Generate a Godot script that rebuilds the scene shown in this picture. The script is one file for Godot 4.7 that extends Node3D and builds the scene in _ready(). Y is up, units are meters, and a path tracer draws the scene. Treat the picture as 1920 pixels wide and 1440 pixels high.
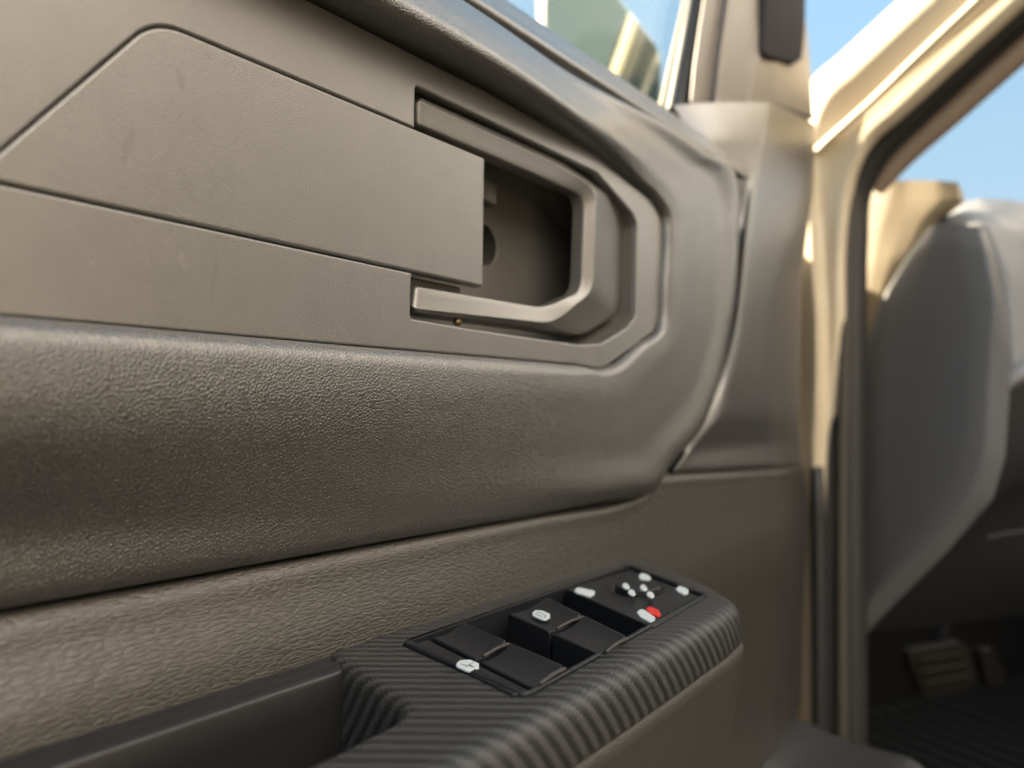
extends Node3D
# An open pickup-truck front door seen from the driver's side, with the front pillar, dash end and footwell behind it.
# Door frame: x runs along the door towards its hinge, y up, z out of the trim into the cab; millimetres from the point on the trim opposite the lens.

const F := 1440.0                      # focal length in pixels of the 1920 x 1440 photograph
const EYE := Vector3(0, 1.25, 0.2)
var cam_basis: Basis
var truck_xf: Transform3D
var M := {}
var truck: Node3D
var door_xf: Transform3D

# ---------------------------------------------------------------- geometry helpers
func ray(px: float, py: float) -> Vector3:
	return cam_basis * Vector3((px - 960.0) / F, -(py - 720.0) / F, -1.0)

func on_door(px: float, py: float, z_mm: float) -> Vector3:      # pixel -> point of the door plane z, in metres, door frame
	var d := ray(px, py)
	var t := (z_mm * 0.001 - 0.2) / d.z
	return Vector3(0, 0, 0.2) + d * t

func on_level(px: float, py: float, y_mm: float) -> Vector3:     # pixel -> point of a level plane, door frame
	var d := ray(px, py)
	return Vector3(0, 0, 0.2) + d * (y_mm * 0.001 / d.y)

func on_side(px: float, py: float, r_mm: float) -> Vector3:      # pixel -> point of a plane along the truck's side, truck frame
	var inv := truck_xf.affine_inverse()
	var o := inv * EYE
	var d := inv.basis * ray(px, py)
	return o + d * ((r_mm * 0.001 - o.x) / d.x)

func on_cross(px: float, py: float, b_mm: float) -> Vector3:     # pixel -> point of a plane across the truck, truck frame
	var inv := truck_xf.affine_inverse()
	var o := inv * EYE
	var d := inv.basis * ray(px, py)
	return o + d * ((b_mm * 0.001 - o.z) / d.z)

func mm(x: float, y: float, z: float) -> Vector3:
	return Vector3(x, y, z) * 0.001

func hermite(p: Array, n: int) -> Array:                          # smooth curve through points of any vector type, n steps a span
	var c := p.size()
	var h := []
	var d := []
	for i in c - 1:
		var l: float = maxf((p[i + 1] - p[i]).length(), 1e-6)
		h.append(l); d.append((p[i + 1] - p[i]) / l)
	var m := []
	for i in c:
		if i == 0: m.append(d[0])
		elif i == c - 1: m.append(d[c - 2])
		else: m.append((d[i - 1] * h[i] + d[i] * h[i - 1]) / (h[i - 1] + h[i]))
	var out := []
	for i in c - 1:
		for k in n:
			var t := float(k) / n
			var t2 := t * t
			var t3 := t2 * t
			out.append(p[i] * (2 * t3 - 3 * t2 + 1) + m[i] * (h[i] * (t3 - 2 * t2 + t)) + p[i + 1] * (3 * t2 - 2 * t3) + m[i + 1] * (h[i] * (t3 - t2)))
	out.append(p[c - 1])
	return out

func smooth_grid(ctrl: Array, ni: int, nj: int) -> Array:
	var rows := []
	for r in ctrl: rows.append(hermite(r, nj))
	var cols := []
	for j in rows[0].size():
		var col := []
		for r in rows: col.append(r[j])
		cols.append(hermite(col, ni))
	var out := []
	for i in cols[0].size():
		var r := []
		for c in cols: r.append(c[i])
		out.append(r)
	return out

func facet_grid(ctrl: Array, ni: int, nj: int, passes: int) -> Array:      # flat facets between the points, their edges eased
	var g := []
	for i in ctrl.size() - 1:
		for a in (ni + 1 if i == ctrl.size() - 2 else ni):
			var row := []
			for j in ctrl[0].size() - 1:
				for b in (nj + 1 if j == ctrl[0].size() - 2 else nj):
					var p: Vector3 = ctrl[i][j].lerp(ctrl[i][j + 1], float(b) / nj)
					row.append(p.lerp(ctrl[i + 1][j].lerp(ctrl[i + 1][j + 1], float(b) / nj), float(a) / ni))
			g.append(row)
	for k in passes:
		var h := []
		for i in g.size():
			var row := []
			for j in g[0].size():
				var e: bool = i == 0 or j == 0 or i == g.size() - 1 or j == g[0].size() - 1
				row.append(g[i][j] if e else g[i][j] * 0.4 + (g[i - 1][j] + g[i + 1][j] + g[i][j - 1] + g[i][j + 1]) * 0.15)
			h.append(row)
		g = h
	return g

func grid_mesh(g: Array, face: Vector3, uv_of = null) -> ArrayMesh:   # one smooth sheet; its front is turned to the side of the point or direction «face»
	var ni := g.size()
	var nj: int = g[0].size()
	var v := PackedVector3Array()
	var nrm := PackedVector3Array()
	var uv := PackedVector2Array()
	var ix := PackedInt32Array()
	var total := 0.0
	for i in ni:
		for j in nj:
			var p: Vector3 = g[i][j]
			var du: Vector3 = g[mini(i + 1, ni - 1)][j] - g[maxi(i - 1, 0)][j]
			var dv: Vector3 = g[i][mini(j + 1, nj - 1)] - g[i][maxi(j - 1, 0)]
			var n := du.cross(dv)
			total += n.dot(face)
			v.append(p); nrm.append(n.normalized())
			uv.append(uv_of.call(p, i, j) if uv_of else Vector2(p.x, p.y))
	var flip := total < 0
	if flip:
		for k in nrm.size(): nrm[k] = -nrm[k]
	for k in nrm.size():
		if nrm[k].length() < 0.5: nrm[k] = face.normalized()
	for i in ni - 1:
		for j in nj - 1:
			var a := i * nj + j
			var b := a + nj
			if flip: ix.append_array([a, b, a + 1, a + 1, b, b + 1])
			else: ix.append_array([a, a + 1, b, a + 1, b + 1, b])
	# Godot's front faces run clockwise: turn the winding over
	for k in range(0, ix.size(), 3):
		var s := ix[k]
		var n := (v[ix[k + 1]] - v[ix[k]]).cross(v[ix[k + 2]] - v[ix[k]])
		if n.dot(nrm[ix[k]] + nrm[ix[k + 1]] + nrm[ix[k + 2]]) > 0:
			ix[k] = ix[k + 1]; ix[k + 1] = s
	return arrays(v, nrm, uv, ix)

func arrays(v, n, uv, ix) -> ArrayMesh:
	var a := []
	a.resize(Mesh.ARRAY_MAX)
	a[Mesh.ARRAY_VERTEX] = v; a[Mesh.ARRAY_NORMAL] = n; a[Mesh.ARRAY_TEX_UV] = uv; a[Mesh.ARRAY_INDEX] = ix
	var m := ArrayMesh.new()
	m.add_surface_from_arrays(Mesh.PRIMITIVE_TRIANGLES, a)
	return m

func round_poly(p: Array, r: float, n := 5) -> Array:             # rounds every corner; an element may be [point, radius]
	var pts := []
	var rad := []
	for e in p:
		if e is Array: pts.append(e[0]); rad.append(e[1])
		else: pts.append(e); rad.append(r)
	var out := []
	for i in pts.size():
		var b: Vector2 = pts[i]
		var a: Vector2 = pts[i - 1]
		var c: Vector2 = pts[(i + 1) % pts.size()]
		var u := (a - b).normalized()
		var w := (c - b).normalized()
		var half := acos(clampf(u.dot(w), -1, 1)) / 2.0
		var cut: float = minf(rad[i] / maxf(tan(half), 0.05), 0.45 * minf((a - b).length(), (c - b).length()))
		if rad[i] <= 0.0 or half > 1.5: out.append(b); continue
		var s := b + u * cut
		var e := b + w * cut
		for k in n + 1:
			var t := float(k) / n
			out.append(s.lerp(b, t).lerp(b.lerp(e, t), t))
	return out

func ccw(p: Array) -> Array:
	var a := 0.0
	for i in p.size(): a += p[i - 1].cross(p[i])
	if a < 0: p = p.duplicate(); p.reverse()
	return p

func out_normals(p: Array) -> Array:
	var n := []
	for i in p.size():
		var a: Vector2 = (p[i] - p[i - 1]).normalized()
		var b: Vector2 = (p[(i + 1) % p.size()] - p[i]).normalized()
		var m := Vector2(a.y, -a.x) + Vector2(b.y, -b.x)
		n.append(m.normalized())
	return n

# A plate with rounded edges: outline (metres, counter-clockwise or not) in the xy plane of «xf», its face at z1 and its back at z0; holes get the same edge.
func slab(xf: Transform3D, outline: Array, z0: float, z1: float, bevel: float, holes := [], steps := 4, back := true, uv_box := Rect2(0, 0, 1, 1)) -> ArrayMesh:
	var v := PackedVector3Array()
	var nr := PackedVector3Array()
	var uv := PackedVector2Array()
	var ix := PackedInt32Array()
	var loops := [ccw(outline)]
	for h in holes:
		var q: Array = ccw(h).duplicate()
		q.reverse(); loops.append(q)
	var caps := []
	for lp in loops:
		var ns := out_normals(lp)
		var rings := [[z0, 0.0, 0.0], [z1 - bevel, 0.0, 0.0]]
		for k in steps: rings.append([z1 - bevel + bevel * sin((k + 1) * PI / 2 / steps), bevel * (1.0 - cos((k + 1) * PI / 2 / steps)), (k + 1) * PI / 2 / steps])
		var base := v.size()
		for rg in rings:
			for i in lp.size():
				var q: Vector2 = lp[i] - ns[i] * rg[1]
				v.append(xf * Vector3(q.x, q.y, rg[0]))
				nr.append((xf.basis * Vector3(ns[i].x * cos(rg[2]), ns[i].y * cos(rg[2]), sin(rg[2]))).normalized())
				uv.append((q - uv_box.position) / uv_box.size)
		var c: int = lp.size()
		for r in rings.size() - 1:
			for i in c:
				var a: int = base + r * c + i
				var b: int = base + r * c + (i + 1) % c
				ix.append_array([a, a + c, b, b, a + c, b + c])
		var cap := []
		for i in c: cap.append(lp[i] - ns[i] * bevel)
		caps.append(cap)
	# fill once over the plain outline (holes joined to it by a hair-thin bridge), then use the triangles for face and back
	var poly: Array = loops[0].duplicate()
	var inset: Array = caps[0].duplicate()
	for hi in range(1, loops.size()):
		var hole: Array = loops[hi]
		var bi := 0
		var bj := 0
		var best := 1e9
		for i in poly.size():
			for j in hole.size():
				var d: float = poly[i].distance_squared_to(hole[j])
				if d < best: best = d; bi = i; bj = j
		var dir: Vector2 = (hole[bj] - poly[bi]).normalized()
		var off := Vector2(dir.y, -dir.x) * 2e-6
		var merged := poly.slice(0, bi + 1)
		var merged_in := inset.slice(0, bi + 1)
		for j in hole.size():
			merged.append(hole[(bj + j) % hole.size()]); merged_in.append(caps[hi][(bj + j) % hole.size()])
		merged.append(hole[bj] + off); merged.append(poly[bi] + off)
		merged_in.append(caps[hi][bj]); merged_in.append(inset[bi])
		merged.append_array(poly.slice(bi + 1)); merged_in.append_array(inset.slice(bi + 1))
		poly = merged; inset = merged_in
	var tri := fill(poly, 20000.0)
	if tri.is_empty(): print("could not fill a plate of ", poly.size(), " points from ", outline[0])
	for side in ([true, false] if back else [true]):
		var base := v.size()
		for k in poly.size():
			var q: Vector2 = inset[k] if side else poly[k]
			v.append(xf * Vector3(q.x, q.y, z1 if side else z0))
			nr.append(xf.basis.z.normalized() * (1.0 if side else -1.0))
			uv.append((q - uv_box.position) / uv_box.size)
		for t in tri: ix.append(base + t)
	for k in range(0, ix.size(), 3):
		var n := (v[ix[k + 1]] - v[ix[k]]).cross(v[ix[k + 2]] - v[ix[k]])
		if n.dot(nr[ix[k]] + nr[ix[k + 1]] + nr[ix[k + 2]]) > 0:
			var s := ix[k]; ix[k] = ix[k + 1]; ix[k + 1] = s
	return arrays(v, nr, uv, ix)

func fill(poly: Array, k: float) -> PackedInt32Array:      # Godot's polygon filler wants large numbers
	var q := PackedVector2Array()
	for p in poly: q.append(p * k)
	return Geometry2D.triangulate_polygon(q)

func tube(path: Array, rx: float, ry: float, up: Vector3, n := 14, span := 6) -> ArrayMesh:   # a bar of oval section along a smooth path
	var p := hermite(path, span) if span > 1 else path
	var g := []
	for i in p.size():
		var t: Vector3 = (p[mini(i + 1, p.size() - 1)] - p[maxi(i - 1, 0)]).normalized()
		var s := t.cross(up).normalized()
		var u := s.cross(t)
		var ring := []
		for k in n + 1:
			var a := TAU * k / n
			ring.append(p[i] + s * (rx * cos(a)) + u * (ry * sin(a)))
		g.append(ring)
	var v := PackedVector3Array()
	var nr := PackedVector3Array()
	var uv := PackedVector2Array()
	var ix := PackedInt32Array()
	for i in g.size():
		for k in n + 1:
			v.append(g[i][k]); nr.append((g[i][k] - p[i]).normalized()); uv.append(Vector2(float(k) / n, float(i)))
	for i in g.size() - 1:
		for k in n:
			var a := i * (n + 1) + k
			ix.append_array([a, a + n + 1, a + 1, a + 1, a + n + 1, a + n + 2])
	for e in [0, g.size() - 1]:
		var c := v.size()
		v.append(p[e]); nr.append((p[e] - p[1 if e == 0 else e - 1]).normalized()); uv.append(Vector2.ZERO)
		for k in n: ix.append_array([c, e * (n + 1) + k, e * (n + 1) + k + 1])
	for k in range(0, ix.size(), 3):
		var q := (v[ix[k + 1]] - v[ix[k]]).cross(v[ix[k + 2]] - v[ix[k]])
		if q.dot(nr[ix[k]] + nr[ix[k + 1]] + nr[ix[k + 2]]) > 0:
			var s := ix[k]; ix[k] = ix[k + 1]; ix[k + 1] = s
	return arrays(v, nr, uv, ix)

func part(parent: Node3D, called: String, mesh: Mesh, mat: Material, label := "") -> MeshInstance3D:
	var o := MeshInstance3D.new()
	o.name = called; o.mesh = mesh
	for s in mesh.get_surface_count(): o.set_surface_override_material(s, mat)
	if label: o.set_meta("label", label)
	parent.add_child(o, true)
	return o

func thing(called: String, label: String, category: String, xf: Transform3D) -> Node3D:
	var o := Node3D.new()
	o.name = called; o.transform = xf
	o.set_meta("label", label); o.set_meta("category", category)
	add_child(o, true)
	return o

# ---------------------------------------------------------------- materials
func lin(r: float, g: float, b: float) -> Color:
	return Color(r, g, b).linear_to_srgb()

func noise_tex(kind: int, freq: float, size: int, sd: int, ramp = null, cell := -1, octaves := 1, warp := 0.0) -> NoiseTexture2D:
	var n := FastNoiseLite.new()
	n.noise_type = kind; n.frequency = freq; n.seed = sd
	if octaves > 1: n.fractal_type = FastNoiseLite.FRACTAL_FBM; n.fractal_octaves = octaves
	else: n.fractal_type = FastNoiseLite.FRACTAL_NONE
	if cell >= 0: n.cellular_return_type = cell; n.cellular_jitter = 1.0
	if warp > 0: n.domain_warp_enabled = true; n.domain_warp_amplitude = warp; n.domain_warp_frequency = freq * 0.5
	var t := NoiseTexture2D.new()
	t.width = size; t.height = size; t.noise = n; t.seamless = true
	if ramp: t.color_ramp = ramp
	return t

func plain(r: float, g: float, b: float, rough: float, spec := 0.5) -> StandardMaterial3D:
	var m := StandardMaterial3D.new()
	m.albedo_color = lin(r, g, b); m.roughness = rough; m.metallic_specular = spec
	return m

func coated(m: StandardMaterial3D, amount: float, rough: float) -> StandardMaterial3D:
	m.clearcoat_enabled = true; m.clearcoat = amount; m.clearcoat_roughness = rough
	return m

func grained(m: StandardMaterial3D, tex: Texture2D, scale: Vector3, depth_cm: float) -> StandardMaterial3D:
	m.heightmap_enabled = true; m.heightmap_texture = tex; m.heightmap_scale = depth_cm
	m.uv1_triplanar = true; m.uv1_scale = scale
	return m

func ramp_of(stops: Array) -> Gradient:
	var g := Gradient.new()
	var o := PackedFloat32Array()
	var c := PackedColorArray()
	for s in stops: o.append(s[0]); c.append(s[1])
	g.offsets = o; g.colors = c
	return g

func weave_image(height: bool) -> ImageTexture:      # two-tone woven film: bands with a saw-toothed border, one period high, eight teeth wide
	var im := Image.create(512, 256, false, Image.FORMAT_RGB8)
	var rng := RandomNumberGenerator.new()
	rng.seed = 5
	for y in 256:
		for x in 512:
			var u := fposmod(x / 64.0, 1.0)
			var w := y / 256.0
			var tooth := (u if u < 0.65 else (1.0 - u) / 0.35 * 0.65) * 0.34
			var a := fposmod(w + tooth, 1.0)
			var light := smoothstep(0.0, 0.07, a) * (1.0 - smoothstep(0.50, 0.57, a))
			var fine := 0.5 + 0.5 * sin(TAU * (x / 16.0 + (0.0 if light > 0.5 else y / 16.0)))
			if height:
				var round_a := sin(PI * clampf(a / 0.54, 0, 1)) if a < 0.54 else 0.35 * sin(PI * (a - 0.54) / 0.46)
				var h := clampf(0.15 + 0.65 * round_a + 0.10 * fine, 0, 1)
				im.set_pixel(x, y, Color(h, h, h))
			else:
				var k := lerpf(0.015, 0.043, light) * (0.9 + 0.2 * fine) * rng.randf_range(0.92, 1.08)
				im.set_pixel(x, y, Color(k, k * 1.0, k * 1.02).linear_to_srgb())
	return ImageTexture.create_from_image(im)

func worn_image() -> ImageTexture:                   # plate colour over x 40..260, y 10..140 mm, with the scuffs and smears seen on it
	var w := 1024
	var h := 605
	var im := Image.create(w, h, false, Image.FORMAT_RGB8)
	var n := FastNoiseLite.new()
	n.seed = 11; n.frequency = 0.012; n.fractal_octaves = 4
	var n2 := FastNoiseLite.new()
	n2.seed = 12; n2.frequency = 0.2
	for y in h:
		for x in w:
			var k := 1.0 + 0.05 * n.get_noise_2d(x, y) + 0.05 * n2.get_noise_2d(x, y)
			im.set_pixel(x, y, Color(k, k, k) * 0.8)
	var marks := [ # pixel of the photograph: from, to, half width in mm, tone
		[333, 130, 342, 168, 0.9, 0.84], [246, 245, 232, 300, 1.1, 0.87], [390, 100, 388, 112, 0.8, 0.88], [405, 495, 396, 560, 0.8, 0.90], [345, 330, 360, 372, 1.6, 0.95],
		[272, 284, 240, 312, 0.22, 1.10], [303, 283, 276, 305, 0.22, 1.12], [258, 318, 288, 320, 0.4, 1.07], [338, 475, 345, 502, 0.9, 1.10], [170, 490, 172, 497, 0.8, 1.10], [312, 345, 330, 347, 0.3, 1.06], [125, 415, 135, 425, 0.6, 1.05], [60, 120, 30, 180, 2.5, 1.04], [820, 330, 850, 318, 0.9, 0.93], [730, 300, 742, 330, 0.6, 0.95]]
	for m in marks:
		var a := on_door(m[0], m[1], 0)
		var b := on_door(m[2], m[3], 0)
		var pa := Vector2((a.x - 0.04) / 0.22 * w, (0.14 - a.y) / 0.13 * h)
		var pb := Vector2((b.x - 0.04) / 0.22 * w, (0.14 - b.y) / 0.13 * h)
		var r: float = m[4] / 220.0 * w
		var box := Rect2(pa, Vector2.ZERO).expand(pb).grow(r * 2)
		for y in range(maxi(0, int(box.position.y)), mini(h, int(box.end.y))):
			for x in range(maxi(0, int(box.position.x)), mini(w, int(box.end.x))):
				var q := Vector2(x, y)
				var t := clampf((q - pa).dot(pb - pa) / maxf((pb - pa).length_squared(), 0.01), 0, 1)
				var d := q.distance_to(pa.lerp(pb, t)) / (r * (0.5 + sin(PI * clampf(t, 0.1, 0.9))))
				d += 0.35 * n2.get_noise_2d(x * 0.6, y * 0.6)
				var k := 1.0 - smoothstep(0.3, 1.3, d)
				if k > 0: im.set_pixel(x, y, im.get_pixel(x, y) * lerpf(1.0, m[5], k))
	return ImageTexture.create_from_image(im)

func make_materials() -> void:
	var pebble := noise_tex(FastNoiseLite.TYPE_CELLULAR, 0.062, 1024, 3, ramp_of([[0.0, Color.BLACK], [0.45, Color(0.75, 0.75, 0.75)], [1.0, Color.WHITE]]), FastNoiseLite.RETURN_DISTANCE2_SUB, 1, 8.0)
	var wrinkle := noise_tex(FastNoiseLite.TYPE_CELLULAR, 0.05, 1024, 8, ramp_of([[0.0, Color.BLACK], [0.22, Color(0.7, 0.7, 0.7)], [0.6, Color(0.95, 0.95, 0.95)], [1.0, Color.WHITE]]), FastNoiseLite.RETURN_DISTANCE2_SUB, 1, 22.0)
	var fine := noise_tex(FastNoiseLite.TYPE_SIMPLEX_SMOOTH, 0.11, 1024, 21, null, -1, 3)
	var TRIM := Vector3(0.037, 0.0362, 0.0358)
	var worn := coated(plain(1.25 * 0.100, 1.25 * 0.096, 1.25 * 0.094, 0.40, 0.7), 0.8, 0.36)
	worn.albedo_texture = worn_image()
	var stipple := noise_tex(FastNoiseLite.TYPE_SIMPLEX_SMOOTH, 0.22, 2048, 41, null, -1, 2)
	stipple.height = 1210; stipple.seamless = false
	worn.heightmap_enabled = true; worn.heightmap_texture = stipple; worn.heightmap_scale = 0.012
	M.plate = worn
	M.plain_trim = grained(coated(plain(TRIM.x * 1.2, TRIM.y * 1.2, TRIM.z * 1.2, 0.40, 0.7), 0.7, 0.36), fine, Vector3.ONE * 14.0, 0.006)
	M.leather = grained(coated(plain(TRIM.x, TRIM.y, TRIM.z, 0.38, 0.7), 0.8, 0.34), pebble, Vector3.ONE * 14.0, 0.032)
	M.wrinkled = grained(coated(plain(0.030, 0.0268, 0.0235, 0.42, 0.52), 0.25, 0.4), wrinkle, Vector3(4.6, 16.0, 9.0), 0.030)
	M.handle = grained(coated(plain(0.085, 0.082, 0.078, 0.32, 0.7), 0.8, 0.25), fine, Vector3.ONE * 16.0, 0.020)
	M.cup = grained(plain(0.074, 0.070, 0.065, 0.42, 0.5), fine, Vector3.ONE * 14.0, 0.006)
	M.liner = grained(plain(0.013, 0.013, 0.014, 0.34, 0.42), fine, Vector3.ONE * 14.0, 0.004)
	M.armrest_side = grained(plain(0.038, 0.035, 0.033, 0.46, 0.45), pebble, Vector3.ONE * 22.0, 0.022)
	M.stucco = grained(plain(0.76, 0.77, 0.84, 0.9), fine, Vector3.ONE * 0.5, 0.3)
	M.roofing = plain(0.25, 0.12, 0.08, 0.8)
	var wv := plain(1, 1, 1, 0.44, 0.42)
	wv.albedo_texture = weave_image(false)
	wv.heightmap_enabled = true; wv.heightmap_texture = weave_image(true); wv.heightmap_scale = 0.012
	M.weave = wv
	M.switch_black = grained(plain(0.010, 0.011, 0.014, 0.42, 0.38), fine, Vector3.ONE * 14.0, 0.003)
	M.well = plain(0.006, 0.006, 0.007, 0.25, 0.35)
	M.knob = plain(0.03, 0.03, 0.033, 0.2)
	M.chrome = plain(0.5, 0.5, 0.5, 0.15); M.chrome.metallic = 1.0
	M.white_print = plain(0.46, 0.51, 0.54, 0.5)
	M.dust = plain(0.45, 0.42, 0.38, 0.9)
	M.dark_print = plain(0.16, 0.2, 0.22, 0.5)
	M.red_print = plain(0.55, 0.02, 0.012, 0.5)
	M.brass = plain(0.14, 0.10, 0.05, 0.45); M.brass.metallic = 1.0
	M.grille = plain(0.03, 0.029, 0.034, 0.95, 0.2)
	M.black = plain(0.006, 0.006, 0.007, 0.7)
	M.rubber = plain(0.022, 0.021, 0.022, 0.5)
	M.paint = plain(0.64, 0.545, 0.40, 0.4)
	M.paint.clearcoat_enabled = true; M.paint.clearcoat = 0.7; M.paint.clearcoat_roughness = 0.08
	M.sail = grained(plain(0.16, 0.14, 0.125, 0.5), fine, Vector3.ONE * 14.0, 0.006)
	M.pillar_trim = plain(0.34, 0.26, 0.2, 0.6)
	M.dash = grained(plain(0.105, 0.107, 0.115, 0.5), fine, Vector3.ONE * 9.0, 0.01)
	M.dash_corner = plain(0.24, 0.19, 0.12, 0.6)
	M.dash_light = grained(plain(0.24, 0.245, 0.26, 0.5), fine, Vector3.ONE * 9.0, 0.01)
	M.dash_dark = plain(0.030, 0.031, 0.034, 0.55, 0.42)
	M.seal_lip = plain(0.06, 0.052, 0.043, 0.6)
	M.carpet = plain(0.013, 0.013, 0.014, 0.95, 0.2)
	M.mat_rubber = plain(0.016, 0.0155, 0.015, 0.55, 0.4)
	M.pedal = plain(0.013, 0.0115, 0.0095, 0.6, 0.3)
	var g := StandardMaterial3D.new()
	g.transparency = BaseMaterial3D.TRANSPARENCY_ALPHA
	g.albedo_color = Color(lin(0.06, 0.15, 0.18), 0.12); g.roughness = 0.02; g.metallic_specular = 0.16
	M.glass = g
	M.mirror = plain(0.55, 0.60, 0.55, 0.05); M.mirror.metallic = 1.0
	var sand := plain(0.10, 0.088, 0.075, 0.95)
	sand.albedo_texture = noise_tex(FastNoiseLite.TYPE_SIMPLEX_SMOOTH, 0.02, 512, 31, ramp_of([[0.0, Color(0.75, 0.75, 0.75)], [1.0, Color(1, 1, 1)]]), -1, 5)
	sand.uv1_triplanar = true; sand.uv1_scale = Vector3.ONE * 0.6
	M.sand = sand

# ---------------------------------------------------------------- the scene
func _ready() -> void:
	# camera: its x, y and z axes follow from where the door's level lines meet, 1120 px right of and 50 px below the middle of the picture
	var xc := Vector3(1120.0 / F, -50.0 / F, -1.0).normalized()
	var pitch := atan(50.0 / F)
	var uc := Vector3(0, cos(pitch), -sin(pitch))
	uc = (uc - xc * uc.dot(xc)).normalized()
	var zc := xc.cross(uc)
	cam_basis = Basis(xc, uc, zc).transposed()
	var cam := Camera3D.new()
	cam.name = "camera"
	var at := CameraAttributesPhysical.new()
	at.frustum_focal_length = 6.8
	at.frustum_focus_distance = 0.25
	at.exposure_aperture = 1.75
	at.frustum_near = 0.01
	at.frustum_far = 4000.0
	cam.attributes = at
	cam.transform = Transform3D(cam_basis, EYE)
	add_child(cam)
	cam.fov = rad_to_deg(2.0 * atan(720.0 / F)); cam.near = 0.01; cam.far = 4000.0
	cam.current = true

	var env := Environment.new()
	env.background_mode = Environment.BG_SKY
	var sm := ProceduralSkyMaterial.new()
	sm.sky_top_color = lin(0.062, 0.112, 0.162)
	sm.sky_horizon_color = lin(0.13, 0.165, 0.185)
	sm.sky_curve = 0.2
	sm.ground_horizon_color = lin(0.10, 0.09, 0.08)
	sm.ground_bottom_color = lin(0.08, 0.07, 0.06)
	sm.sun_angle_max = 50.0
	sm.sun_curve = 0.35
	var sky := Sky.new()
	sky.sky_material = sm
	env.sky = sky
	env.tonemap_mode = Environment.TONE_MAPPER_LINEAR
	env.tonemap_exposure = 6.0
	env.sdfgi_enabled = true; env.ssao_enabled = true; env.ssil_enabled = true
	var we := WorldEnvironment.new()
	we.environment = env
	add_child(we)
	var sun := DirectionalLight3D.new()
	sun.name = "sun"
	sun.light_energy = 1.6
	sun.light_color = Color(1.0, 0.935, 0.81)
	sun.light_angular_distance = 0.5
	sun.shadow_enabled = true
	var to_sun := Vector3(0.10, 0.62, -1.0).normalized()
	sun.basis = Basis.looking_at(-to_sun, Vector3.UP)
	add_child(sun)

	# the truck's own frame: x to its right, y up, z to its rear, at the door hinge; the door stands open by 65 degrees
	var th := deg_to_rad(65.0)
	var fwd := Vector3(cos(th), 0, -sin(th))
	truck_xf = Transform3D(Basis(Vector3(-fwd.z, 0, fwd.x), Vector3.UP, -fwd), Vector3(0.80, 1.25, -0.06))

	make_materials()
	build_ground()
	build_building()
	build_truck()
	build_door()
	build_mat()

func build_ground() -> void:
	var pm := PlaneMesh.new()
	pm.size = Vector2(3000, 3000)
	var o := part(self, "ground", pm, M.sand)
	o.set_meta("kind", "structure"); o.set_meta("label", "greyish brown ground under the truck"); o.set_meta("category", "ground")

func build_building() -> void:      # outside the picture: the sunlit wall whose warm light lies on the door's upper trim
	var b := thing("stucco_building", "long pale stucco building with dark roller doors in full sun behind the truck", "building", Transform3D(Basis.looking_at(Vector3(0.12, 0, 1.0).normalized(), Vector3.UP), Vector3(-1.0, 0, 5.8)))
	var holes := []
	for k in 5: holes.append([Vector2(-11.6 + 4.7 * k, 0.02), Vector2(-7.3 + 4.7 * k, 0.02), Vector2(-7.3 + 4.7 * k, 3.5), Vector2(-11.6 + 4.7 * k, 3.5)])
	part(b, "wall", slab(Transform3D(), [Vector2(-12, 0), Vector2(12, 0), Vector2(12, 12.0), Vector2(-12, 12.0)], -0.3, 0.0, 0.02, holes, 4), M.stucco)
	for h in holes:
		part(b, "roller_door", slab(Transform3D(), h, -0.29, -0.2, 0.01), M.dash_dark)
	part(b, "roof", slab(Transform3D(), [Vector2(-12.3, 12.0), Vector2(12.3, 12.0), Vector2(12.3, 12.3), Vector2(-12.3, 12.3)], -6.0, 0.3, 0.03), M.roofing)

func rows_of(list: Array, to: Callable) -> Array:      # rows of [px, py, depth] -> rows of points
	var out := []
	for r in list:
		var q := []
		for e in r: q.append(to.call(e[0], e[1], e[2]))
		out.append(q)
	return out

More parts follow.
